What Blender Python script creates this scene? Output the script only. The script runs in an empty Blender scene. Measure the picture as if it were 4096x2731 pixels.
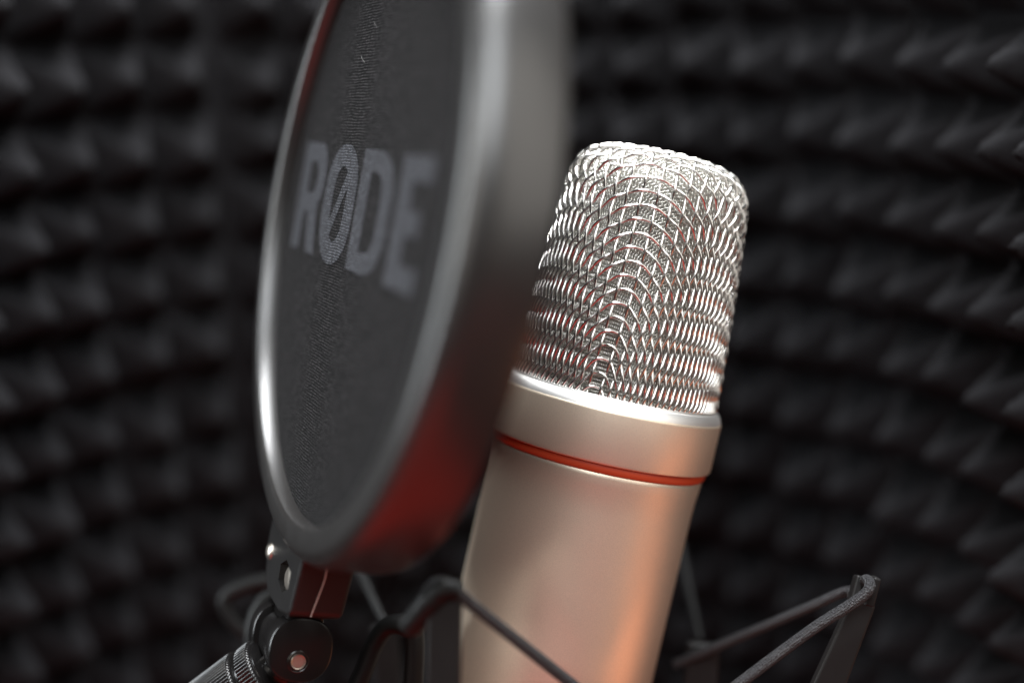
import bpy, bmesh, math, random
import numpy as np
from mathutils import Matrix, Vector
random.seed(7)
rng = np.random.default_rng(7)
SC = bpy.context.scene
COL = SC.collection
MM = 0.001

# ------------------------------------------------------------------ camera
PITCH, ROLL = 0.266, 0.031
cr, sr, cp, sp = math.cos(ROLL), math.sin(ROLL), math.cos(PITCH), math.sin(PITCH)
AX_R = Vector((cr, -sp*sr, -cp*sr))           # right, up and back of the desk rig, in world axes
AX_U = Vector((sr, sp*cr, cp*cr))
AX_B = Vector((0, -cp, sp))
RIG = Matrix(((AX_R.x, AX_U.x, AX_B.x), (AX_R.y, AX_U.y, AX_B.y), (AX_R.z, AX_U.z, AX_B.z)))
cd = bpy.data.cameras.new("camera")
cam = bpy.data.objects.new("camera", cd); COL.objects.link(cam)
cam.matrix_world = RIG.to_4x4()
cd.lens = 50; cd.sensor_width = 36; cd.clip_start = 0.005; cd.clip_end = 50
cd.dof.use_dof = True; cd.dof.focus_distance = 0.320; cd.dof.aperture_fstop = 2.6
SC.camera = cam

# ------------------------------------------------------------------ world and lamps
w = bpy.data.worlds.new("World"); SC.world = w; w.use_nodes = True
w.node_tree.nodes["Background"].inputs[0].default_value = (0.72, 0.70, 0.68, 1)
w.node_tree.nodes["Background"].inputs[1].default_value = 0.06
SC.view_settings.view_transform = 'Standard'; SC.view_settings.look = 'None'
SC.view_settings.exposure = 0; SC.view_settings.gamma = 1

def V(x, y, z):                                # rig millimetres -> world metres
    return RIG @ (Vector((x, y, z)) * MM)
def at(x, y, z):                               # a point z mm away, as measured on the photograph
    return Vector(((x-2048)/5689*z, -(y-1365.5)/5689*z, -z))

def lamp(name, pos, target, size, power, color, size_y=None):
    l = bpy.data.lights.new(name, 'AREA'); l.energy = power; l.color = color
    l.shape = 'RECTANGLE'; l.size = size; l.size_y = size_y or size
    o = bpy.data.objects.new(name, l); COL.objects.link(o)
    p, t = V(*pos), V(*target)
    o.matrix_world = Matrix.Translation(p) @ (p-t).to_track_quat('Z', 'Y').to_matrix().to_4x4()
    return o
lamp("overhead_softbox", (10, 520, -280), (10, 0, -360), 0.28, 12.5, (0.97, 0.985, 1.0), 0.30)
lamp("left_window", (-560, 120, -250), (24, 0, -345), 0.15, 4.8, (0.90, 0.96, 1.0), 0.46)
lamp("left_front_window", (-330, 170, 150), (10, 0, -340), 0.26, 1.5, (1.0, 0.94, 0.86), 0.42)
lamp("front_window", (15, 320, 130), (0, 0, -340), 0.24, 2.7, (0.93, 0.97, 1.0), 0.30)
lamp("right_window", (450, 210, 80), (0, 0, -320), 0.38, 1.6, (1.0, 0.95, 0.88), 0.56)
lamp("red_bounce_light", (-75, -300, -180), (-75, 0, -180), 0.32, 0.40, (1.0, 0.025, 0.008), 0.42)  # added lamp standing in for red bounce off an unseen surface below
lamp("red_front_light", (225, -240, 60), (-40, -70, -315), 0.28, 0.032, (1.0, 0.03, 0.010), 0.13)
lamp("red_side_light", (340, -240, -255), (10, -90, -345), 0.20, 0.17, (1.0, 0.34, 0.15), 0.12)

# ------------------------------------------------------------------ materials
def mat(name, color, rough=0.5, metal=0.0, spec=0.5, coat=0.0):
    m = bpy.data.materials.new(name); m.use_nodes = True
    b = m.node_tree.nodes["Principled BSDF"]
    b.inputs["Base Color"].default_value = (*color, 1)
    b.inputs["Roughness"].default_value = rough
    b.inputs["Metallic"].default_value = metal
    b.inputs["Specular IOR Level"].default_value = spec
    b.inputs["Coat Weight"].default_value = coat
    return m
def N(m, t, **kw):
    n = m.node_tree.nodes.new(t)
    for k, v in kw.items():
        if k in n.inputs: n.inputs[k].default_value = v
        else: setattr(n, k, v)
    return n
def bsdf(m): return m.node_tree.nodes["Principled BSDF"]
def noise_finish(m, scale, bump, dist, rvar=0.0, cvar=0.0, detail=2):
    """fine relief, uneven gloss and slight colour variation"""
    L = m.node_tree.links
    tc = N(m, 'ShaderNodeTexCoord')
    nz = N(m, 'ShaderNodeTexNoise', Scale=scale, Detail=detail)
    L.new(tc.outputs['Object'], nz.inputs['Vector'])
    bp = N(m, 'ShaderNodeBump', Strength=bump, Distance=dist)
    L.new(nz.outputs['Fac'], bp.inputs['Height']); L.new(bp.outputs[0], bsdf(m).inputs['Normal'])
    if rvar:
        n2 = N(m, 'ShaderNodeTexNoise', Scale=scale*0.05, Detail=4)
        L.new(tc.outputs['Object'], n2.inputs['Vector'])
        r0 = bsdf(m).inputs['Roughness'].default_value
        mr = N(m, 'ShaderNodeMapRange'); mr.inputs[3].default_value = r0-rvar; mr.inputs[4].default_value = r0+rvar
        L.new(n2.outputs['Fac'], mr.inputs[0]); L.new(mr.outputs[0], bsdf(m).inputs['Roughness'])
    if cvar:
        c = bsdf(m).inputs['Base Color'].default_value[:]
        mx = N(m, 'ShaderNodeMix', data_type='RGBA')
        mx.inputs[6].default_value = (*[v*(1-cvar) for v in c[:3]], 1); mx.inputs[7].default_value = (*[min(1, v*(1+cvar)) for v in c[:3]], 1)
        L.new(nz.outputs['Fac'], mx.inputs[0]); L.new(mx.outputs[2], bsdf(m).inputs['Base Color'])
    return m

M_wire = mat("steel_wire", (0.80, 0.78, 0.75), 0.24, 1.0)
M_fine = mat("fine_steel_wire", (0.66, 0.65, 0.61), 0.26, 1.0)
M_body = noise_finish(mat("satin_champagne_metal", (0.86, 0.74, 0.59), 0.47, 0.85), 4200, 0.45, 0.00005, 0.012, 0.14)
M_chamfer = mat("polished_chamfer", (0.93, 0.92, 0.90), 0.50, 1.0)
M_orange = noise_finish(mat("orange_band", (0.46, 0.055, 0.018), 0.52, 0, 0.35), 3000, 0.2, 0.00003)
M_gold = mat("gold_diaphragm", (0.85, 0.58, 0.18), 0.25, 1.0)
M_brass = mat("brass_capsule_ring", (0.55, 0.42, 0.22), 0.3, 1.0)
M_black = noise_finish(mat("black_plastic", (0.009, 0.0085, 0.0085), 0.42, 0, 0.28), 5000, 0.35, 0.00004, 0.05)
M_hoop = noise_finish(mat("satin_black_hoop", (0.012, 0.011, 0.0105), 0.34, 0, 0.8), 4000, 0.2, 0.00003, 0.04)
M_gloss = noise_finish(mat("gloss_black_plastic", (0.006, 0.0055, 0.0055), 0.24, 0, 0.3), 3000, 0.15, 0.00003, 0.04)
M_dark = mat("dull_black_rubber", (0.005, 0.005, 0.005), 0.5, 0, 0.16)
M_screw = noise_finish(mat("bright_screw", (0.66, 0.60, 0.53), 0.34, 1.0), 1500, 0.5, 0.0001)
M_seam = mat("mould_line", (0.45, 0.36, 0.34), 0.4)

# knitted elastic cord
M_cord = mat("braided_cord", (0.020, 0.020, 0.023), 0.45)
L = M_cord.node_tree.links
tc = N(M_cord, 'ShaderNodeTexCoord'); sx = N(M_cord, 'ShaderNodeSeparateXYZ'); L.new(tc.outputs['UV'], sx.inputs[0])
def wav(m, a, b, inp):
    L = m.node_tree.links
    m1 = N(m, 'ShaderNodeMath', operation='MULTIPLY'); m1.inputs[1].default_value = a; L.new(inp.outputs[0], m1.inputs[0])
    m2 = N(m, 'ShaderNodeMath', operation='MULTIPLY_ADD'); m2.inputs[1].default_value = b; L.new(inp.outputs[1], m2.inputs[0]); L.new(m1.outputs[0], m2.inputs[2])
    s = N(m, 'ShaderNodeMath', operation='SINE'); L.new(m2.outputs[0], s.inputs[0]); return s
s1 = wav(M_cord, 2*math.pi*7, 2*math.pi/1.3, sx); s2 = wav(M_cord, -2*math.pi*7, 2*math.pi/1.3, sx)
mu = N(M_cord, 'ShaderNodeMath', operation='MULTIPLY'); L.new(s1.outputs[0], mu.inputs[0]); L.new(s2.outputs[0], mu.inputs[1])
nz = N(M_cord, 'ShaderNodeTexNoise', Scale=2600, Detail=4); L.new(tc.outputs['Object'], nz.inputs['Vector'])
n5 = N(M_cord, 'ShaderNodeMath', operation='MULTIPLY_ADD'); n5.inputs[1].default_value = 4.0; n5.inputs[2].default_value = -1.6; L.new(nz.outputs['Fac'], n5.inputs[0])
ad = N(M_cord, 'ShaderNodeMath', operation='MULTIPLY_ADD'); ad.inputs[1].default_value = 0.45; L.new(mu.outputs[0], ad.inputs[0]); L.new(n5.outputs[0], ad.inputs[2])
bp = N(M_cord, 'ShaderNodeBump', Strength=1.0, Distance=0.00025); L.new(ad.outputs[0], bp.inputs['Height']); L.new(bp.outputs[0], bsdf(M_cord).inputs['Normal'])
rp = N(M_cord, 'ShaderNodeMapRange'); rp.inputs[1].default_value = -0.6; rp.inputs[2].default_value = 1.4
rp.inputs[3].default_value = 0.02; rp.inputs[4].default_value = 1.2
L.new(ad.outputs[0], rp.inputs[0])
vm = N(M_cord, 'ShaderNodeVectorMath', operation='SCALE'); vm.inputs[0].default_value = (0.022, 0.022, 0.026)
L.new(rp.outputs[0], vm.inputs['Scale']); L.new(vm.outputs[0], bsdf(M_cord).inputs['Base Color'])

# ribbed knitted fabric (dark) and its printed version (pale grey)
def fabric(name, lo, hi):
    m = mat(name, hi, 0.85, 0.0, 0.15); L = m.node_tree.links
    tc = N(m, 'ShaderNodeTexCoord')
    mp = N(m, 'ShaderNodeMapping'); mp.inputs['Rotation'].default_value = (0, 0, math.radians(5))
    L.new(tc.outputs['Object'], mp.inputs[0])
    dn = N(m, 'ShaderNodeTexNoise', Scale=140, Detail=2); L.new(mp.outputs[0], dn.inputs['Vector'])
    dv = N(m, 'ShaderNodeVectorMath', operation='MULTIPLY_ADD'); dv.inputs[1].default_value = (0.0008, 0.0008, 0); L.new(dn.outputs['Color'], dv.inputs[0]); L.new(mp.outputs[0], dv.inputs[2])
    sx = N(m, 'ShaderNodeSeparateXYZ'); L.new(dv.outputs[0], sx.inputs[0])
    def sine(k, out):
        a = N(m, 'ShaderNodeMath', operation='MULTIPLY'); a.inputs[1].default_value = 2*math.pi/k; L.new(sx.outputs[out], a.inputs[0])
        s = N(m, 'ShaderNodeMath', operation='SINE'); L.new(a.outputs[0], s.inputs[0]); return s
    rib = sine(0.00066, 1); wale = sine(0.00095, 0)
    st = N(m, 'ShaderNodeMapping'); st.inputs['Scale'].default_value = (0.35, 1, 1); L.new(mp.outputs[0], st.inputs[0])
    nz = N(m, 'ShaderNodeTexNoise', Scale=2600, Detail=3, Roughness=0.75); L.new(st.outputs[0], nz.inputs['Vector'])
    rb = N(m, 'ShaderNodeMath', operation='MULTIPLY'); rb.inputs[1].default_value = 0.75; L.new(rib.outputs[0], rb.inputs[0])
    a1 = N(m, 'ShaderNodeMath', operation='MULTIPLY_ADD'); a1.inputs[1].default_value = 0.25; L.new(wale.outputs[0], a1.inputs[0]); L.new(rb.outputs[0], a1.inputs[2])
    n3 = N(m, 'ShaderNodeMath', operation='MULTIPLY_ADD'); n3.inputs[1].default_value = 7.5; L.new(nz.outputs['Fac'], n3.inputs[0]); L.new(a1.outputs[0], n3.inputs[2])
    bp = N(m, 'ShaderNodeBump', Strength=1.0, Distance=0.00022); L.new(n3.outputs[0], bp.inputs['Height']); L.new(bp.outputs[0], bsdf(m).inputs['Normal'])
    mr = N(m, 'ShaderNodeMapRange'); mr.inputs[1].default_value = 3.6; mr.inputs[2].default_value = 6.0; L.new(n3.outputs[0], mr.inputs[0])
    mx = N(m, 'ShaderNodeMix', data_type='RGBA'); mx.inputs[6].default_value = (*lo, 1); mx.inputs[7].default_value = (*hi, 1)
    L.new(mr.outputs[0], mx.inputs[0]); L.new(mx.outputs[2], bsdf(m).inputs['Base Color'])
    return m
M_fabric = fabric("ribbed_black_fabric", (0.000, 0.000, 0.000), (0.062, 0.057, 0.060))
M_print = fabric("grey_print_on_fabric", (0.028, 0.029, 0.033), (0.165, 0.169, 0.19))

# acoustic foam: matt charcoal with open cells
M_foam = mat("charcoal_foam", (0.030, 0.030, 0.032), 0.9, 0.0, 0.12)
L = M_foam.node_tree.links
tc = N(M_foam, 'ShaderNodeTexCoord')
nz = N(M_foam, 'ShaderNodeTexNoise', Scale=1100, Detail=4, Roughness=0.7); L.new(tc.outputs['Object'], nz.inputs['Vector'])
bp = N(M_foam, 'ShaderNodeBump', Strength=1.0, Distance=0.0007); L.new(nz.outputs['Fac'], bp.inputs['Height']); L.new(bp.outputs[0], bsdf(M_foam).inputs['Normal'])
mx = N(M_foam, 'ShaderNodeMix', data_type='RGBA'); mx.inputs[6].default_value = (0.002, 0.002, 0.002, 1); mx.inputs[7].default_value = (0.0165, 0.016, 0.0182, 1)
L.new(nz.outputs['Fac'], mx.inputs[0]); L.new(mx.outputs[2], bsdf(M_foam).inputs['Base Color'])

# innermost gauze: a very fine weave, half open
M_gauze = mat("fine_steel_gauze", (0.32, 0.31, 0.27), 0.5, 0.3)
L = M_gauze.node_tree.links
tc = N(M_gauze, 'ShaderNodeTexCoord')
nz = N(M_gauze, 'ShaderNodeTexNoise', Scale=3000, Detail=1); L.new(tc.outputs['Object'], nz.inputs['Vector'])
mr = N(M_gauze, 'ShaderNodeMapRange'); mr.inputs[1].default_value = 0.40; mr.inputs[2].default_value = 0.60; mr.inputs[3].default_value = 0.85; mr.inputs[4].default_value = 1.0
L.new(nz.outputs['Fac'], mr.inputs[0]); L.new(mr.outputs[0], bsdf(M_gauze).inputs['Alpha'])

# ------------------------------------------------------------------ helpers
def link_mesh(name, verts, faces, m, parent=None, smooth='crisp', uv=None, matrix=None):
    me = bpy.data.meshes.new(name)
    me.from_pydata([tuple(v) for v in verts] if not isinstance(verts, np.ndarray) else verts.tolist(), [], faces)
    if smooth:
        me.polygons.foreach_set("use_smooth", [True]*len(me.polygons))
        if smooth == 'crisp': me.update(calc_edges=True); me.set_sharp_from_angle(angle=math.radians(38))
    if uv is not None:
        ul = me.uv_layers.new(name="UVMap")
        flat = [c for f in faces for vi in f for c in uv[vi]]
        ul.data.foreach_set("uv", flat)
    me.materials.append(m)
    o = bpy.data.objects.new(name, me); COL.objects.link(o)
    if parent: o.parent = parent
    if matrix is not None: o.matrix_local = matrix
    return o
def thing(name, label, cat, matrix, group=None):
    o = bpy.data.objects.new(name, None); COL.objects.link(o); o.empty_display_size = 0.01
    o.matrix_world = matrix; o['label'] = label; o['category'] = cat
    if group: o['group'] = group
    return o
def lathe(profile, seg=96, closed=False, a0=0.0, a1=2*math.pi):
    """profile of (radius, height) in mm turned about z -> metres"""
    full = abs(a1-a0-2*math.pi) < 1e-6
    vs, fs = [], []; n = len(profile); k = seg if full else seg+1
    for i in range(k):
        a = a0+(a1-a0)*i/seg
        for r, z in profile: vs.append((r*math.cos(a)*MM, r*math.sin(a)*MM, z*MM))
    for i in range(seg):
        i2 = (i+1) % k
        for j in range(n if closed else n-1):
            j2 = (j+1) % n
            fs.append((i*n+j, i2*n+j, i2*n+j2, i*n+j2))
    return vs, fs
def sweep(pts, rad, sides=12, caps=True, squash=1.0):
    """round tube along points (mm, already smooth); returns metres, with uv = (around, length in mm)"""
    pts = [Vector(p) for p in pts]; vs, fs, uv = [], [], []
    rads = rad if isinstance(rad, (list, tuple)) else [rad]*len(pts)
    up = Vector((0, 0, 1)); ln = 0
    for i, p in enumerate(pts):
        t = (pts[min(i+1, len(pts)-1)]-pts[max(i-1, 0)]).normalized()
        if i == 0 and abs(t.dot(up)) > 0.95: up = Vector((0, 1, 0))
        u = (up-t*up.dot(t)).normalized(); up = u; b = t.cross(u)
        if i: ln += (p-pts[i-1]).length
        for k in range(sides):
            a = 2*math.pi*k/sides
            vs.append((p+(u*math.cos(a)*squash+b*math.sin(a))*rads[i])*MM); uv.append((k/sides, ln))
    for i in range(len(pts)-1):
        for k in range(sides):
            k2 = (k+1) % sides
            fs.append((i*sides+k, i*sides+k2, (i+1)*sides+k2, (i+1)*sides+k))
    if caps:
        fs.append(tuple(range(sides))[::-1]); fs.append(tuple((len(pts)-1)*sides+k for k in range(sides)))
    return vs, fs, uv
def spline(ctrl, n=10):
    c = [Vector(p) for p in ctrl]; c = [2*c[0]-c[1]]+c+[2*c[-1]-c[-2]]; out = []
    for i in range(1, len(c)-2):
        for k in range(n):
            t = k/n; p0, p1, p2, p3 = c[i-1:i+3]
            out.append(0.5*((2*p1)+(p2-p0)*t+(2*p0-5*p1+4*p2-p3)*t*t+(3*p1-p0-3*p2+p3)*t**3))
    out.append(c[-2]); return out
def prism(poly, z0, z1):
    n = len(poly); vs = [(x*MM, y*MM, z*MM) for z in (z0, z1) for x, y in poly]
    fs = [tuple(range(n))[::-1], tuple(range(n, 2*n))]+[(i, (i+1) % n, n+(i+1) % n, n+i) for i in range(n)]
    return vs, fs
def bevel(o, width, seg=3):
    b = o.modifiers.new("bevel", 'BEVEL'); b.width = width*MM; b.segments = seg; b.limit_method = 'ANGLE'; b.angle_limit = math.radians(30)
    b.harden_normals = False
def fix_normals(o):
    bm = bmesh.new(); bm.from_mesh(o.data); bmesh.ops.recalc_face_normals(bm, faces=bm.faces); bm.to_mesh(o.data); bm.free()
def frame(x, y, z, origin):                    # rig-space axes (unit) + origin mm -> world matrix
    X, Y, Z = (RIG @ Vector(a) for a in (x, y, z)); o = V(*origin)
    return Matrix(((X.x, Y.x, Z.x, o.x), (X.y, Y.y, Z.y, o.y), (X.z, Y.z, Z.z, o.z), (0, 0, 0, 1)))
def rot2(p, a): return (p[0]*math.cos(a)-p[1]*math.sin(a), p[0]*math.sin(a)+p[1]*math.cos(a))

# ------------------------------------------------------------------ curved foam shield (built upright in world axes)
CX, CY, RT, DEL, PZ = -16.5, 326.2, 138.4, 0.138, 21.67
RB = RT+19.0; Z0 = -37.1; PH0 = 0.673; QZ = 4.465
shield = thing("foam_shield", "curved wall of black pyramid acoustic foam standing behind the microphone", "acoustic foam",
               Matrix.Translation((CX*MM, CY*MM, (Z0-12*PZ)*MM)))
def foam_pyramid():
    n = 12; vs, fs = [], []
    for i in range(n+1):
        for j in range(n+1):
            u, v = -1+2*i/n, -1+2*j/n
            p = 10.0; e = (abs(u)**p+abs(v)**p)**(1/p)*1.06
            d = 0.010; t = 1-math.sqrt(min(1, e)**2+d)
            hgt = 22.0*max(0, t)
            r = RB-hgt-0.6
            a = u*DEL/2
            vs.append((r*math.sin(a)*MM, r*math.cos(a)*MM, (v*PZ/2)*MM))
    for i in range(n):
        for j in range(n):
            a = i*(n+1)+j; fs.append((a, a+1, a+n+2, a+n+1))
    return vs, fs
pv, pf = foam_pyramid()
pyr_me = bpy.data.meshes.new("pyramid"); pyr_me.from_pydata(pv, [], pf); pyr_me.materials.append(M_foam)
pyr_me.polygons.foreach_set("use_smooth", [True]*len(pf))
bm = bmesh.new(); bm.from_mesh(pyr_me); bmesh.ops.recalc_face_normals(bm, faces=bm.faces); bm.to_mesh(pyr_me); bm.free()
for col in range(-14, 7):
    ph = PH0+DEL*col-(0.023 if col <= -9 else 0)      # sheets butt at a vertical joint
    for row in range(-2, 12):
        o = bpy.data.objects.new("pyramid", pyr_me); COL.objects.link(o); o.parent = shield
        j = random.uniform
        o.matrix_local = (Matrix.Translation((0, 0, (12*PZ-PZ*row+QZ*ph*ph)*MM)) @ Matrix.Rotation(-ph+j(-.005, .005), 4, 'Z')
                          @ Matrix.Rotation(j(-.012, .012), 4, 'X') @ Matrix.Translation((0, j(-1.2, 1.2)*MM, j(-.5, .5)*MM)))
vs, fs = [], []
nb = 60
A0, A1 = PH0+DEL*(-14.5), PH0+DEL*6.5
for i in range(nb+1):
    a = A0+(A1-A0)*i/nb
    for r in (RB+0.2, RB+9):
        for z in (0.5*PZ, 14.5*PZ): vs.append((r*math.sin(a)*MM, r*math.cos(a)*MM, (z+QZ*a*a)*MM))
for i in range(nb):
    a, b = i*4, i*4+4
    fs += [(a, b, b+1, a+1), (a+2, a+3, b+3, b+2), (a+1, b+1, b+3, a+3), (a, a+2, b+2, b)]
fs += [(0, 1, 3, 2), (nb*4, nb*4+2, nb*4+3, nb*4+1)]
o = link_mesh("backing", vs, fs, M_foam, shield); fix_normals(o)

# ------------------------------------------------------------------ microphone
axis = Vector((0.2165, 0.9732, 0.077)).normalized()
base = Vector((23.99, -11.39, -342.0))
# the near side of the head: local +x is the direction of the weave's front ridge
to_cam = (-base-axis*(-base).dot(axis)).normalized()
side = axis.cross(to_cam).normalized()         # points right as seen in the picture
RIDGE = math.radians(-3.5)
xdir = (to_cam*math.cos(RIDGE)+side*math.sin(RIDGE)).normalized(); ydir = axis.cross(xdir)
mic = thing("microphone", "champagne metal studio microphone with a shiny wire mesh head and orange band", "microphone", frame(xdir, ydir, axis, base))

PROF = [(0, 57.9), (6, 57.75), (11, 57.35), (14.5, 56.75), (17.3, 55.7), (19.4, 54.0), (20.9, 51.9), (21.8, 49.3), (22.35, 46), (23.0, 39), (23.75, 30), (24.8, 15), (25.35, 5), (25.6, -1), (25.8, -90)]
def smooth_profile(P, off):
    P = np.array(P, float)
    t = np.r_[0, np.cumsum(np.hypot(*np.diff(P, axis=0).T))]
    T = np.linspace(0, t[-1], 1600)
    r = np.interp(T, t, P[:, 0]); h = np.interp(T, t, P[:, 1])
    k = np.hanning(61); k /= k.sum()                       # ~5 mm smoothing of the corners
    rp = np.r_[-r[60:0:-1], r, r[-1]+np.zeros(60)]; hp = np.r_[h[60:0:-1], h, h[-1]-np.arange(1, 61)*(T[1]-T[0])]
    r = np.convolve(rp, k, 'same')[60:-60]; h = np.convolve(hp, k, 'same')[60:-60]
    dr, dh = np.gradient(r), np.gradient(h); ln = np.hypot(dr, dh); nr, nh = -dh/ln, dr/ln
    r = r+nr*off; h = h+nh*off; r[0] = 0
    s = np.r_[0, np.cumsum(np.hypot(np.diff(r), np.diff(h)))]
    return s, r, h
class Surf:
    def __init__(self, off):
        self.s, self.r, self.h = smooth_profile(PROF, off)
        self.nr = np.gradient(self.h); self.nh = np.gradient(self.r); l = np.hypot(self.nr, self.nh)
        self.nr, self.nh = -self.nr/l, self.nh/l
    def P(self, th, s):
        r = np.interp(s, self.s, self.r); h = np.interp(s, self.s, self.h)
        return np.stack([r*np.cos(th), r*np.sin(th), h], -1)
    def Nrm(self, th, s):
        a = np.interp(s, self.s, self.nr); b = np.interp(s, self.s, self.nh)
        return np.stack([a*np.cos(th), a*np.sin(th), b], -1)
def drape(S, step, smax):
    """a square weave drawn over the head like cloth over a cup: every cell keeps its wire lengths"""
    n = int(smax/step)+3
    TH = np.full((n, n), np.nan); SS = np.full((n, n), np.nan); PP = np.full((n, n, 3), np.nan)
    ax_s = np.arange(n)*step
    TH[:, 0] = 0; SS[:, 0] = ax_s; TH[0, :] = math.pi/2; SS[0, :] = ax_s
    PP[:, 0] = S.P(np.zeros(n), ax_s); PP[0, :] = S.P(np.full(n, math.pi/2), ax_s); PP[0, 0] = S.P(0., 0.)
    for d in range(2, 2*n-1):
        i = np.arange(max(1, d-n+1), min(n-1, d-1)+1); j = d-i
        A, B, C = PP[i-1, j], PP[i, j-1], PP[i-1, j-1]
        G = A+B-C
        th = np.arctan2(G[:, 1], G[:, 0]); s = 0.5*(SS[i-1, j]+SS[i, j-1])+step*0.9
        e = 1e-4
        for it in range(24 if step < 1 else 50):
            P0 = S.P(th, s)
            f1 = ((P0-A)**2).sum(-1)-step**2; f2 = ((P0-B)**2).sum(-1)-step**2
            Pt = (S.P(th+e, s)-S.P(th-e, s))/(2*e); Ps = (S.P(th, s+1e-2)-S.P(th, s-1e-2))/2e-2
            a, b = 2*((P0-A)*Pt).sum(-1), 2*((P0-A)*Ps).sum(-1); c, dd = 2*((P0-B)*Pt).sum(-1), 2*((P0-B)*Ps).sum(-1)
            det = a*dd-b*c; det = np.where(np.abs(det) < 1e-6, 1e-6, det)
            th = th+np.clip(-(f1*dd-f2*b)/det, -.05, .05); s = s+np.clip(-(a*f2-c*f1)/det, -step*.3, step*.3)
        P0 = S.P(th, s)
        bad = (np.abs(((P0-A)**2).sum(-1)-step**2) > step*.3) | (th < -.01) | (th > math.pi/2+.01) | (s < SS[i-1, j-1])
        P0[bad] = np.nan; th = np.where(bad, np.nan, th); s = np.where(bad, np.nan, s)
        TH[i, j], SS[i, j], PP[i, j] = th, s, P0
    return n, TH, SS
def drawn_weave(S, step, smax, half):
    """the draped weave, pulled down the wall by the press: lozenges away from four square ridges"""
    if half:
        n2, T2, S2 = drape(S, step/2, smax*1.05); K = (n2-1)//2
        a = np.arange(K)+.5; TH, SS = T2[1:2*K:2, 1:2*K:2].copy(), S2[1:2*K:2, 1:2*K:2].copy()
    else:
        K, TH, SS = drape(S, step, smax); a = np.arange(K)*1.0
    I, J = np.meshgrid(a, a, indexing='ij'); m = I+J
    q = 3.15/step; e, l = .75*q, .7*q; mm = np.maximum(m, 1e-6)
    F = (J+e*(1-np.exp(-J/l))-e*(1-np.exp(-(m-J)/l))+e*(1-np.exp(-m/l)))/(mm+2*e*(1-np.exp(-m/l)))
    tw = F*math.pi/2; sw = step*m
    w = np.clip((m*step-21)/50, 0, 1)
    TH = np.where(np.isnan(TH), tw, TH); SS = np.where(np.isnan(SS), sw, SS)
    return K, (1-w)*TH+w*tw, (1-w)*SS+w*sw
def weave_runs(S, step, amp, sub, smax=95, hmin=-0.6, rot=0.0, half=True, twist=True):
    """centre lines and normals of every wire of the weave"""
    K, TH, SS = drawn_weave(S, step, smax, half)
    m = K if half else K-1
    def node(i, j):
        ia, ja = (i if i >= 0 else -i-1, j if j >= 0 else -j-1) if half else (abs(i), abs(j))
        t, s = TH[ia, ja], SS[ia, ja]
        if i < 0: t = math.pi-t
        if j < 0: t = -t
        if twist: t += math.radians(-7.5)*min(1, max(0, (s-38)/45))**1.3
        return t+rot, s
    runs = []
    for fam in (0, 1):
        for k in range(-m, m if half else m+1):
            seq = []
            for q in range(-m, m if half else m+1):
                i, j = (q, k) if fam == 0 else (k, q)
                t, s = node(i, j)
                ok = not (np.isnan(t) or np.isnan(s))
                if ok:
                    p = S.P(t, s); ok = p[2] > hmin-step
                if ok:
                    sg = 1 if ((i+j) % 2 == 0) == (fam == 0) else -1
                    seq.append((p, S.Nrm(t, s), sg))
                if (not ok or q == (m-1 if half else m)) and seq:
                    if len(seq) >= 3: runs.append(seq)
                    seq = []
    out = []
    for seq in runs:
        P = np.array([a for a, _, _ in seq]); NN = np.array([b for _, b, _ in seq]); SG = np.array([c for _, _, c in seq], float)
        K = len(P); Pe = np.vstack([2*P[0]-P[1], P, 2*P[-1]-P[-2]])
        ps, ns = [], []
        for i in range(K-1):
            for q in range(sub if i < K-2 else sub+1):
                t = q/sub; p0, p1, p2, p3 = Pe[i], Pe[i+1], Pe[i+2], Pe[i+3]
                p = 0.5*(2*p1+(p2-p0)*t+(2*p0-5*p1+4*p2-p3)*t*t+(3*p1-p0-3*p2+p3)*t**3)
                nn = NN[i]*(1-t)+NN[i+1]*t; nn /= np.linalg.norm(nn)
                wv = SG[i]*math.cos(math.pi*t); wv = math.copysign(abs(wv)**0.8, wv)
                ps.append(p+nn*amp*wv); ns.append(nn)
        ps, ns = np.array(ps), np.array(ns); keep = ps[:, 2] >= hmin
        # split where the wire dips into the collar
        idx = np.where(keep)[0]
        if len(idx) < 3: continue
        for g in np.split(idx, np.where(np.diff(idx) > 1)[0]+1):
            if len(g) >= 3: out.append((ps[g], ns[g]))
    return out
def tube_np(P, NN, rad, sides):
    T = np.gradient(P, axis=0); T /= np.linalg.norm(T, axis=1)[:, None]
    U = NN-T*(NN*T).sum(1)[:, None]; U /= np.linalg.norm(U, axis=1)[:, None]; B = np.cross(T, U)
    a = np.arange(sides)*2*math.pi/sides
    R = P[:, None]+rad*(U[:, None]*np.cos(a)[None, :, None]+B[:, None]*np.sin(a)[None, :, None])
    K = len(P); i = np.arange(K-1)[:, None]*sides; k = np.arange(sides)[None]; k2 = (k+1) % sides
    F = np.stack([i+k, i+k2, i+sides+k2, i+sides+k], -1).reshape(-1, 4)
    return R.reshape(-1, 3)*MM, F
def mesh_np(name, Vv, F, m, smooth=True):
    me = bpy.data.meshes.new(name); me.vertices.add(len(Vv)); me.vertices.foreach_set("co", Vv.astype(np.float32).ravel())
    me.loops.add(F.size); me.loops.foreach_set("vertex_index", F.astype(np.int32).ravel())
    me.polygons.add(len(F)); me.polygons.foreach_set("loop_start", np.arange(len(F), dtype=np.int32)*4)
    me.polygons.foreach_set("use_smooth", np.full(len(F), smooth)); me.update(calc_edges=True); me.validate(); me.materials.append(m)
    return me

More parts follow.
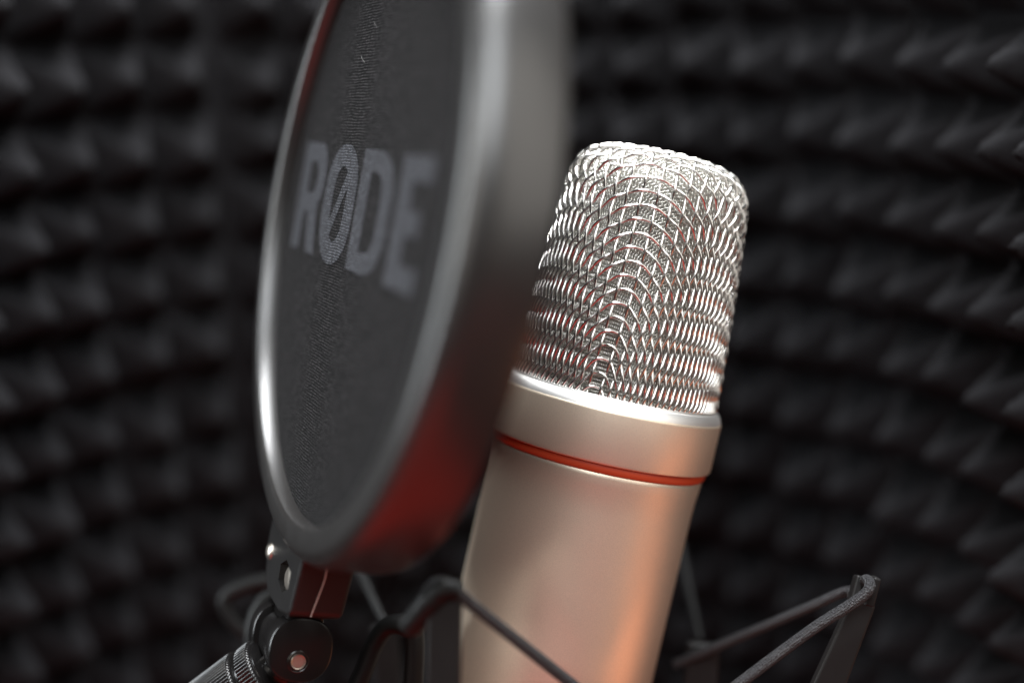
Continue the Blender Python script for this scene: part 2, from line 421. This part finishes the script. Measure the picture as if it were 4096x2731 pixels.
S_out = Surf(-0.55)
v_, f_ = lathe([(24.0, -1.5), (25.45, -1.5), (25.6, -0.2), (25.3, 0.35), (24.6, 0.35), (24.0, -0.3)], 128, True)
grille = link_mesh("grille", v_, f_, M_chamfer, mic); fix_normals(grille)
for P, NN in weave_runs(S_out, 3.15, 0.34, 6):
    Vv, F = tube_np(P, NN, 0.32, 10)
    o = bpy.data.objects.new("wire", mesh_np("wire", Vv, F, M_wire)); COL.objects.link(o); o.parent = grille
S_in = Surf(-2.0)
AV, AF, off = [], [], 0
for P, NN in weave_runs(S_in, 0.76, 0.12, 2, hmin=-0.3, rot=math.radians(22), half=False, twist=False):
    Vv, F = tube_np(P, NN, 0.115, 5)
    AV.append(Vv); AF.append(F+off); off += len(Vv)
o = bpy.data.objects.new("fine_mesh", mesh_np("fine_mesh", np.vstack(AV), np.vstack(AF), M_fine)); COL.objects.link(o); o.parent = mic; o['kind'] = 'stuff'
S_g = Surf(-2.9)
gp = [(float(S_g.r[i]), float(S_g.h[i])) for i in range(0, 1600, 12) if S_g.h[i] > -1]
v_, f_ = lathe(gp, 96); o = link_mesh("gauze", v_, f_, M_gauze, mic)
# capsule inside, facing the side of the head
cap = link_mesh("capsule", *lathe([(0, -4), (12, -4), (12.6, -3.4), (12.6, 3.4), (12, 4), (11, 4), (10.6, 3.6), (0, 3.6)], 64), M_brass, mic)
cap.matrix_local = Matrix.Translation((0, 0, 29*MM)) @ Matrix.Rotation(math.radians(-40), 4, 'Z') @ Matrix.Rotation(math.radians(90), 4, 'Y')
o = link_mesh("diaphragm", *lathe([(0, 3.9), (10.4, 3.9)], 64), M_gold, cap)
o = link_mesh("capsule_post", *lathe([(0, -1), (5, -1), (5, 17), (0, 17)], 32), M_black, mic)
# collar with bright chamfer, band and tapered body
COLP = [(27.1, -2.25), (27.27, -2.5), (27.3, -2.9), (27.3, -13.6), (27.15, -14.2), (26.7, -14.5), (25.2, -14.5)]
collar = link_mesh("collar", *lathe(COLP, 160), M_body, mic)
o = link_mesh("collar_chamfer", *lathe([(23.5, -0.4), (25.5, -0.1), (25.8, -0.12), (26.15, -0.35), (26.5, -0.75), (26.8, -1.25), (27.0, -1.75), (27.12, -2.3)], 160), M_chamfer, collar)
o = link_mesh("band", *lathe([(25.4, -14.3), (26.1, -14.4), (26.3, -14.8), (26.35, -15.4), (26.3, -16.0), (26.05, -16.45), (25.2, -16.6)], 160), M_orange, mic)
BODP = [(25.0, -16.4), (25.6, -16.5), (25.8, -16.8), (25.85, -17.6), (25.7, -19.6), (25.45, -22), (25.3, -26), (25.2, -60), (25.2, -104), (24, -106), (0, -106)]
o = link_mesh("body", *lathe(BODP, 160), M_body, mic)

# ------------------------------------------------------------------ pop filter: local x along the cloth towards the lens, y up, z out of the cloth
H_ = Vector((0.37887, -0.05698, 0.92369)); V_ = Vector((0.14977, 0.98872, -0.00044)); N_ = H_.cross(V_)
pop = thing("pop_filter", "round black pop filter with ribbed fabric and grey letters in front of the microphone", "pop filter", frame(H_, V_, N_, (-32.8, 27.6, -305.6)))
R0 = 68.15
hoop_p = [(R0-.6, 0.3), (R0-.5, 3.3), (R0-.1, 3.9), (R0+.5, 4.1), (R0+4.0, 3.75)]
hoop_p += [(R0+4.0+3.8*math.sin(math.radians(t)), -2.25+6.0*math.cos(math.radians(t))) for t in range(12, 91, 6)]
hoop_p += [(R0+7.8, -11.8), (R0+7.4, -13.1), (R0+5.5, -13.6), (R0+1.0, -13.4), (R0-.4, -12.6), (R0-.5, -1.2)]
hoop = link_mesh("hoop", *lathe(hoop_p, 224, True), M_hoop, pop); fix_normals(hoop)
# a slightly sagging fabric disc
vs, fs = [(0, 0, -0.25*MM)], []
nr, na = 24, 160
for i in range(1, nr+1):
    r = (R0-.3)*i/nr
    for k in range(na):
        a = 2*math.pi*k/na; vs.append((r*math.cos(a)*MM, r*math.sin(a)*MM, (-0.25+0.25*(i/nr)**2)*MM))
for k in range(na): fs.append((0, 1+k, 1+(k+1) % na))
for i in range(nr-1):
    for k in range(na):
        a = 1+i*na+k; b = 1+i*na+(k+1) % na; fs.append((a, a+na, b+na, b))
fab = link_mesh("fabric", vs, fs, M_fabric, pop)
def arcpts(cx, cy, rx, ry, a0, a1, n=14):
    return [(cx+rx*math.cos(math.radians(a0+(a1-a0)*k/n)), cy+ry*math.sin(math.radians(a0+(a1-a0)*k/n))) for k in range(n+1)]
def roundrect(x0, y0, x1, y1, rx, ry):
    return arcpts(x1-rx, y1-ry, rx, ry, 0, 90)+arcpts(x0+rx, y1-ry, rx, ry, 90, 180)+arcpts(x0+rx, y0+ry, rx, ry, 180, 270)+arcpts(x1-rx, y0+ry, rx, ry, 270, 360)
def clip_poly(poly, a, b, c):                  # keep a*x+b*y >= c
    out = []
    for i in range(len(poly)):
        p, q = poly[i], poly[(i+1) % len(poly)]; dp, dq = a*p[0]+b*p[1]-c, a*q[0]+b*q[1]-c
        if dp >= 0: out.append(p)
        if dp*dq < 0:
            t = dp/(dp-dq); out.append((p[0]+(q[0]-p[0])*t, p[1]+(q[1]-p[1])*t))
    return out
HT = 26.4
hole_o = roundrect(33.2, 4.6, 45.0, HT-4.6, 5.6, 6)
dx, dy = 10.5, 13.5; nl = math.hypot(dx, dy); nx_, ny_ = -dy/nl, dx/nl; mid = nx_*39.2+ny_*HT/2
LET = {
 'R': [[(0, 0), (7.6, 0), (7.6, 9.6), (11.5, 9.6), (15.6, 0), (23.8, 0), (19.6, 10.6)]+arcpts(16.2, 18.6, 7.2, 7.8, -60, 90)+[(0, HT)],
       [(7.6, HT-4.6)]+arcpts(12.0, HT-4.6-3.8, 4.0, 3.8, 90, -90)+[(7.6, HT-12.2)]],
 'O': [roundrect(25.6, -0.6, 52.6, HT+.6, 13, 10.5), clip_poly(hole_o, nx_, ny_, mid+1.7), clip_poly(hole_o, -nx_, -ny_, -mid+1.7)],
 'D': [[(54.6, 0)]+arcpts(67.5, 9.5, 13.2, 9.5, -90, 0)+arcpts(67.5, HT-9.5, 13.2, 9.5, 0, 90)+[(54.6, HT)],
       [(62.4, 4.6)]+arcpts(66.6, 9.5, 6.0, 4.9, -90, 0)+arcpts(66.6, HT-9.5, 6.0, 4.9, 0, 90)+[(62.4, HT-4.6)]],
 'E': [[(84.8, 0), (105.0, 0), (105.0, 5.0), (93.8, 5.0), (93.8, 10.8), (101.5, 10.8), (101.5, 15.7), (93.8, 15.7), (93.8, HT-5), (105.5, HT-5), (105.5, HT), (84.8, HT)]],
}
for key, loops in LET.items():
    cu = bpy.data.curves.new("letter", 'CURVE'); cu.dimensions = '2D'; cu.fill_mode = 'BOTH'; cu.extrude = 0.03*MM
    for lp in loops:
        sp_ = cu.splines.new('POLY'); sp_.points.add(len(lp)-1); sp_.use_cyclic_u = True
        for q, (x, y) in enumerate(lp):
            X, Y = rot2((x, y), math.radians(-5.7)); sp_.points[q].co = ((X*0.975-58.4)*MM, (Y-6.7)*MM, 0, 1)
    tmp = bpy.data.objects.new("tmp", cu); COL.objects.link(tmp); bpy.context.view_layer.update()
    me = bpy.data.meshes.new_from_object(tmp.evaluated_get(bpy.context.evaluated_depsgraph_get()))
    bpy.data.objects.remove(tmp); me.materials.clear(); me.materials.append(M_print); me.name = "letter"
    # follow the sag of the cloth, a hair proud of it
    for vtx in me.vertices:
        rr = math.hypot(vtx.co.x, vtx.co.y)/(R0*MM); vtx.co.z += (0.06+0.25*rr*rr-0.25+0.02)*MM
    o = bpy.data.objects.new("letter", me); COL.objects.link(o); o.parent = pop
# two stray fibres caught on the cloth
M_lint = mat("pale_lint", (0.28, 0.28, 0.27), 0.7)
for (u0, v0, u1, v1) in ((-10.6, 43.0, -7.6, 41.4), (-17.0, 36.2, -13.4, 34.2)):
    vs, fs, _ = sweep(spline([(u0, v0, 0.15), ((u0+u1)/2-.2, (v0+v1)/2+.25, 0.45), (u1, v1, 0.2)], 6), 0.022, 5)
    link_mesh("lint", vs, fs, M_lint, pop)
# bracket under the hoop
BZ = 1.0
bracket = link_mesh("bracket", *prism([(4.5, -68), (-0.5, -76.5), (-4.2, -88.0), (-6.0, -89.0), (-14.0, -89.9), (-26.0, -88.3), (-30.5, -84.0), (-32.5, -78), (-31.0, -68)], -11.3, BZ), M_black, pop, smooth=False)
fix_normals(bracket); bevel(bracket, 0.9, 4)
hexc = (-12.6, -81.6)
cutter = link_mesh("tmp_cut", *prism([(hexc[0]+5.4*math.cos(math.radians(60*k+30)), hexc[1]+3.7*math.sin(math.radians(60*k+30))) for k in range(6)], -2.6, 3), M_black, pop, smooth=False)
bo = bracket.modifiers.new("cut", 'BOOLEAN'); bo.object = cutter; bo.operation = 'DIFFERENCE'; bo.solver = 'EXACT'
bpy.context.view_layer.update()
me = bpy.data.meshes.new_from_object(bracket.evaluated_get(bpy.context.evaluated_depsgraph_get()))
bracket.modifiers.clear(); bracket.data = me; bracket.data.name = "bracket"; bpy.data.objects.remove(cutter)
nut = link_mesh("hex_nut", *prism([(hexc[0]+5.0*math.cos(math.radians(60*k+30)), hexc[1]+3.35*math.sin(math.radians(60*k+30))) for k in range(6)], -2.5, -1.0), M_screw, bracket, smooth=False); bevel(nut, 0.2, 2)
o = link_mesh("bolt_end", *lathe([(0, 0.4), (1.5, 0.4), (1.9, 0.1), (1.9, -1.5)], 32), M_screw, nut); o.matrix_local = Matrix.Translation(((hexc[0]+2.2)*MM, hexc[1]*MM, 0.5*MM)) @ Matrix.Diagonal((1.55, 1.35, 1, 1))
o = link_mesh("bolt", *lathe([(0, 0.9), (1.2, 0.85), (1.8, 0.5), (2.0, 0.0), (2.0, -2)], 32), M_screw, bracket); o.matrix_local = Matrix.Translation((-28.0*MM, -79.0*MM, 1.0*MM))
# mould line running down the side that faces the lens
vs, fs, _ = sweep(spline([(0.3, -75.5, -4.6), (-1.3, -79.5, -5.0), (-2.9, -84.2, -4.5), (-4.25, -88.4, -4.0)], 8), 0.13, 6)
link_mesh("mould_line", vs, fs, M_seam, bracket)
# joint: two discs on a pivot whose axis is local x
def xlathe(name, prof, origin, m, parent, seg=64, squircle=None):
    v_, f_ = lathe(prof, seg)
    if squircle:
        w_ = []
        for x, y, z in v_:
            a = math.atan2(y, x); k = (abs(math.cos(a))**squircle+abs(math.sin(a))**squircle)**(-1/squircle)
            w_.append((x*k, y*k, z))
        v_ = w_
    o = link_mesh(name, v_, f_, m, parent)
    o.matrix_local = Matrix.Translation(Vector(origin)*MM) @ Matrix.Rotation(math.radians(90), 4, 'Y')
    return o
DC = (-9.0, -97.1, -4.4)
disc = xlathe("joint_disc", [(0, 0.0), (6.6, 0.0), (7.1, -0.15), (7.35, -0.6), (7.35, -4.8), (6.8, -5.4), (0, -5.4)], DC, M_gloss, pop, 96, 2.35)
SCW = (DC[0], -99.6, -4.0)
o = xlathe("countersink", [(2.55, 0.10), (2.35, 0.22), (2.0, 0.05), (1.75, -0.35)], SCW, M_gloss, disc); o.parent = pop
o = xlathe("screw", [(0, 0.35), (0.8, 0.36), (1.30, 0.36), (1.36, 0.2), (1.40, 0.50), (1.62, 0.55), (1.75, 0.35), (1.8, -0.5)], SCW, M_screw, pop, 48)
xlathe("pivot_block", [(0, 0.2), (5.6, 0.0), (6.0, -0.5), (6.0, -7), (5.5, -7.5), (0, -7.5)], (DC[0]-5.6, -97.1, -3.6), M_gloss, pop, 64, 2.6)
xlathe("joint_disc", [(0, 0.0), (6.6, 0.0), (7.1, -0.15), (7.35, -0.6), (7.35, -4.0), (6.8, -4.6), (0, -4.6)], (DC[0]-13.4, -96.6, -3.6), M_gloss, pop, 96, 2.35)
fk = link_mesh("fork", *prism([(-10, -86), (-24, -86), (-27, -90), (-26, -95), (-21.5, -100), (-12, -100), (-9.6, -96)], -9.0, -0.4), M_gloss, pop, smooth=False); fix_normals(fk); bevel(fk, 0.8, 3)

# gooseneck with knurled rings (a thing of its own: it holds the filter)
kax = Vector((-0.78, -0.60, -0.17)).normalized(); kx = Vector((0.62, -0.78, 0)).normalized(); kx = (kx-kax*kx.dot(kax)).normalized(); ky = kax.cross(kx)
goose = thing("filter_arm", "black knurled clamp arm under the pop filter joint", "clamp arm", frame(kx, ky, kax, (-54.6, -75.3, -324.0)))
def knurled(name, r, z0, z1, n, depth, parent):
    prof = [(r-1.6, z0-.9, 0), (r-.7, z0-.75, 0), (r-.25, z0-.35, .4), (r, z0, 1), (r, z1, 1), (r-.3, z1+.5, .4), (r-1.6, z1+.9, 0)]
    seg = n*4; vs, fs = [], []
    for i in range(seg):
        a = 2*math.pi*i/seg; k = (0, .75, 1, .75)[i % 4]
        for rr, z, wgt in prof:
            q = rr-depth*k*wgt; vs.append((q*math.cos(a)*MM, q*math.sin(a)*MM, z*MM))
    m_ = len(prof)
    for i in range(seg):
        i2 = (i+1) % seg
        for j in range(m_-1): fs.append((i*m_+j, i2*m_+j, i2*m_+j+1, i*m_+j+1))
    fs.append(tuple(i*m_ for i in range(seg))); fs.append(tuple(i*m_+m_-1 for i in range(seg))[::-1])
    o = link_mesh(name, vs, fs, M_gloss, parent); fix_normals(o)
    return o
knurled("knurled_ring", 9.0, 0.6, 3.4, 64, 0.38, goose)
knurled("knurled_knob", 9.5, 6.0, 26.0, 68, 0.38, goose)
o = link_mesh("neck", *lathe([(0, -9), (4.2, -9), (4.4, -8.5), (4.6, -1.0), (7.6, -0.6), (7.8, 5.5), (4, 6)], 64), M_gloss, goose)
bx, fx = prism([(-3.2, -3.4), (3.2, -3.4), (3.2, 3.4), (-3.2, 3.4)], -10.5, 0)
o = link_mesh("tongue", bx, fx, M_black, goose, smooth=False); o.matrix_local = Matrix.Translation((-1.2*MM, 0, 0)); bevel(o, 0.4, 2)

# ------------------------------------------------------------------ shock mount
smount = thing("shock_mount", "black shock mount cradle strung with elastic cords around the microphone body", "shock mount", frame((1, 0, 0), (0, 1, 0), (0, 0, 1), (11, -80, -346)))
inv = smount.matrix_world.inverted()
def sm_obj(name, ptsmm, m, rad, sides=14, squash=1.0, label=None):
    vs, fs, uv = sweep(ptsmm, rad, sides, True, squash)
    vs = [inv @ (RIG @ Vector(v)) for v in vs]
    o = link_mesh(name, vs, fs, m, smount, uv=uv)
    if label: o['label'] = label
    return o
def bar(name, a, b, w0, w1, th, face=Vector((0, 0, 1)), m=M_black, bev=0.6):
    a, b = Vector(a), Vector(b); t = (b-a).normalized(); s = t.cross(face).normalized(); f = s.cross(t).normalized()
    vs = []
    for p, ww in ((a, w0), (b, w1)):
        for q, r in ((-1, -1), (1, -1), (1, 1), (-1, 1)): vs.append((p+s*q*ww/2+f*r*th/2)*MM)
    fs = [(3, 2, 1, 0), (4, 5, 6, 7), (0, 1, 5, 4), (1, 2, 6, 5), (2, 3, 7, 6), (3, 0, 4, 7)]
    vs = [inv @ (RIG @ Vector(v)) for v in vs]
    o = link_mesh(name, vs, fs, m, smount, smooth=False); fix_normals(o); bevel(o, bev, 3); return o
# right arm with its forked tip
bar("arm", at(3452, 2400, 322), at(3285, 2800, 322), 5.6, 7.4, 3.2)
bar("prong", at(3505, 2306, 322), at(3470, 2420, 322), 1.7, 2.2, 3.6, bev=0.45)
bar("prong", at(3435, 2300, 324), at(3405, 2430, 323), 1.7, 2.2, 3.6, bev=0.45)
sm_obj("elastic_cord", spline([at(3412, 2400, 327), at(3440, 2345, 325), at(3466, 2318, 321), at(3480, 2345, 317.5), at(3455, 2380, 317), at(3390, 2425, 317), at(3236, 2525, 316), at(2960, 2731, 314), at(2800, 2860, 313)], 14), M_cord, 1.28, 24)
sm_obj("elastic_cord", spline([at(3412, 2400, 327), at(3390, 2362, 331), at(3230, 2430, 337), at(3050, 2507, 343), at(2810, 2608, 352), at(2700, 2655, 356)], 10), M_cord, 1.20, 16)
# left arm, its finger and cord across the body
bar("arm", at(1782, 2345, 290), at(1772, 2820, 290), 7.0, 7.2, 3.6)
sm_obj("finger", spline([at(1840, 2365, 288), at(1790, 2352, 288), at(1735, 2390, 289), at(1680, 2455, 291), at(1625, 2520, 294)], 10), M_dark, [2.0]*10+[2.4]*10+[2.7]*10+[2.6]*8+[2.2, 1.5, 0.8], 16)
sm_obj("elastic_cord", spline([at(1690, 2395, 296), at(1740, 2335, 292), at(1800, 2340, 289), at(1880, 2410, 291), at(2080, 2570, 297), at(2300, 2745, 304), at(2400, 2830, 307)], 12), M_cord, 1.30, 16)
sm_obj("hook", spline([at(1400, 2800, 333), at(1455, 2680, 333), at(1500, 2570, 333), at(1555, 2502, 332), at(1625, 2502, 330), at(1660, 2560, 330), at(1650, 2800, 330)], 12), M_dark, 2.2, 16, 1.3)
sm_obj("elastic_cord", [at(1420, 2235, 372), at(1480, 2365, 364), at(1548, 2510, 356)], M_dark, 1.1, 12)
sm_obj("elastic_cord", [at(2700, 2080, 392), at(2735, 2240, 385), at(2800, 2560, 372)], M_dark, 1.1, 12)
# rear arm at the right, cradle ring
bar("arm", at(2812, 2568, 356), at(2790, 2840, 356), 8.0, 8.4, 3.6)
bar("arm", at(1540, 2500, 372), at(1560, 2840, 372), 7.0, 7.0, 3.6)
rp_ = []
c0 = base-axis*100.0
for k in range(49):
    a = 2*math.pi*k/48; rp_.append(c0+(to_cam*math.cos(a)+side*math.sin(a))*40)
sm_obj("cradle_ring", rp_, M_black, 3.2, 12)
# dark clamp loop behind the bracket
sm_obj("clamp_loop", spline([at(1130, 2320, 372), at(1030, 2330, 372), at(930, 2365, 372), at(900, 2410, 372), at(935, 2480, 372), at(1000, 2540, 372), at(1075, 2600, 372)], 12), M_dark, 2.1, 14)
sm_obj("clamp_loop", spline([at(1110, 2370, 352), at(1060, 2400, 352), at(1025, 2460, 351), at(1010, 2540, 350), at(1015, 2660, 350)], 10), M_dark, 2.2, 14)

SC.render.engine = 'CYCLES'
SC.cycles.use_denoising = True
SC.cycles.max_bounces = 8
SC.cycles.sample_clamp_indirect = 6
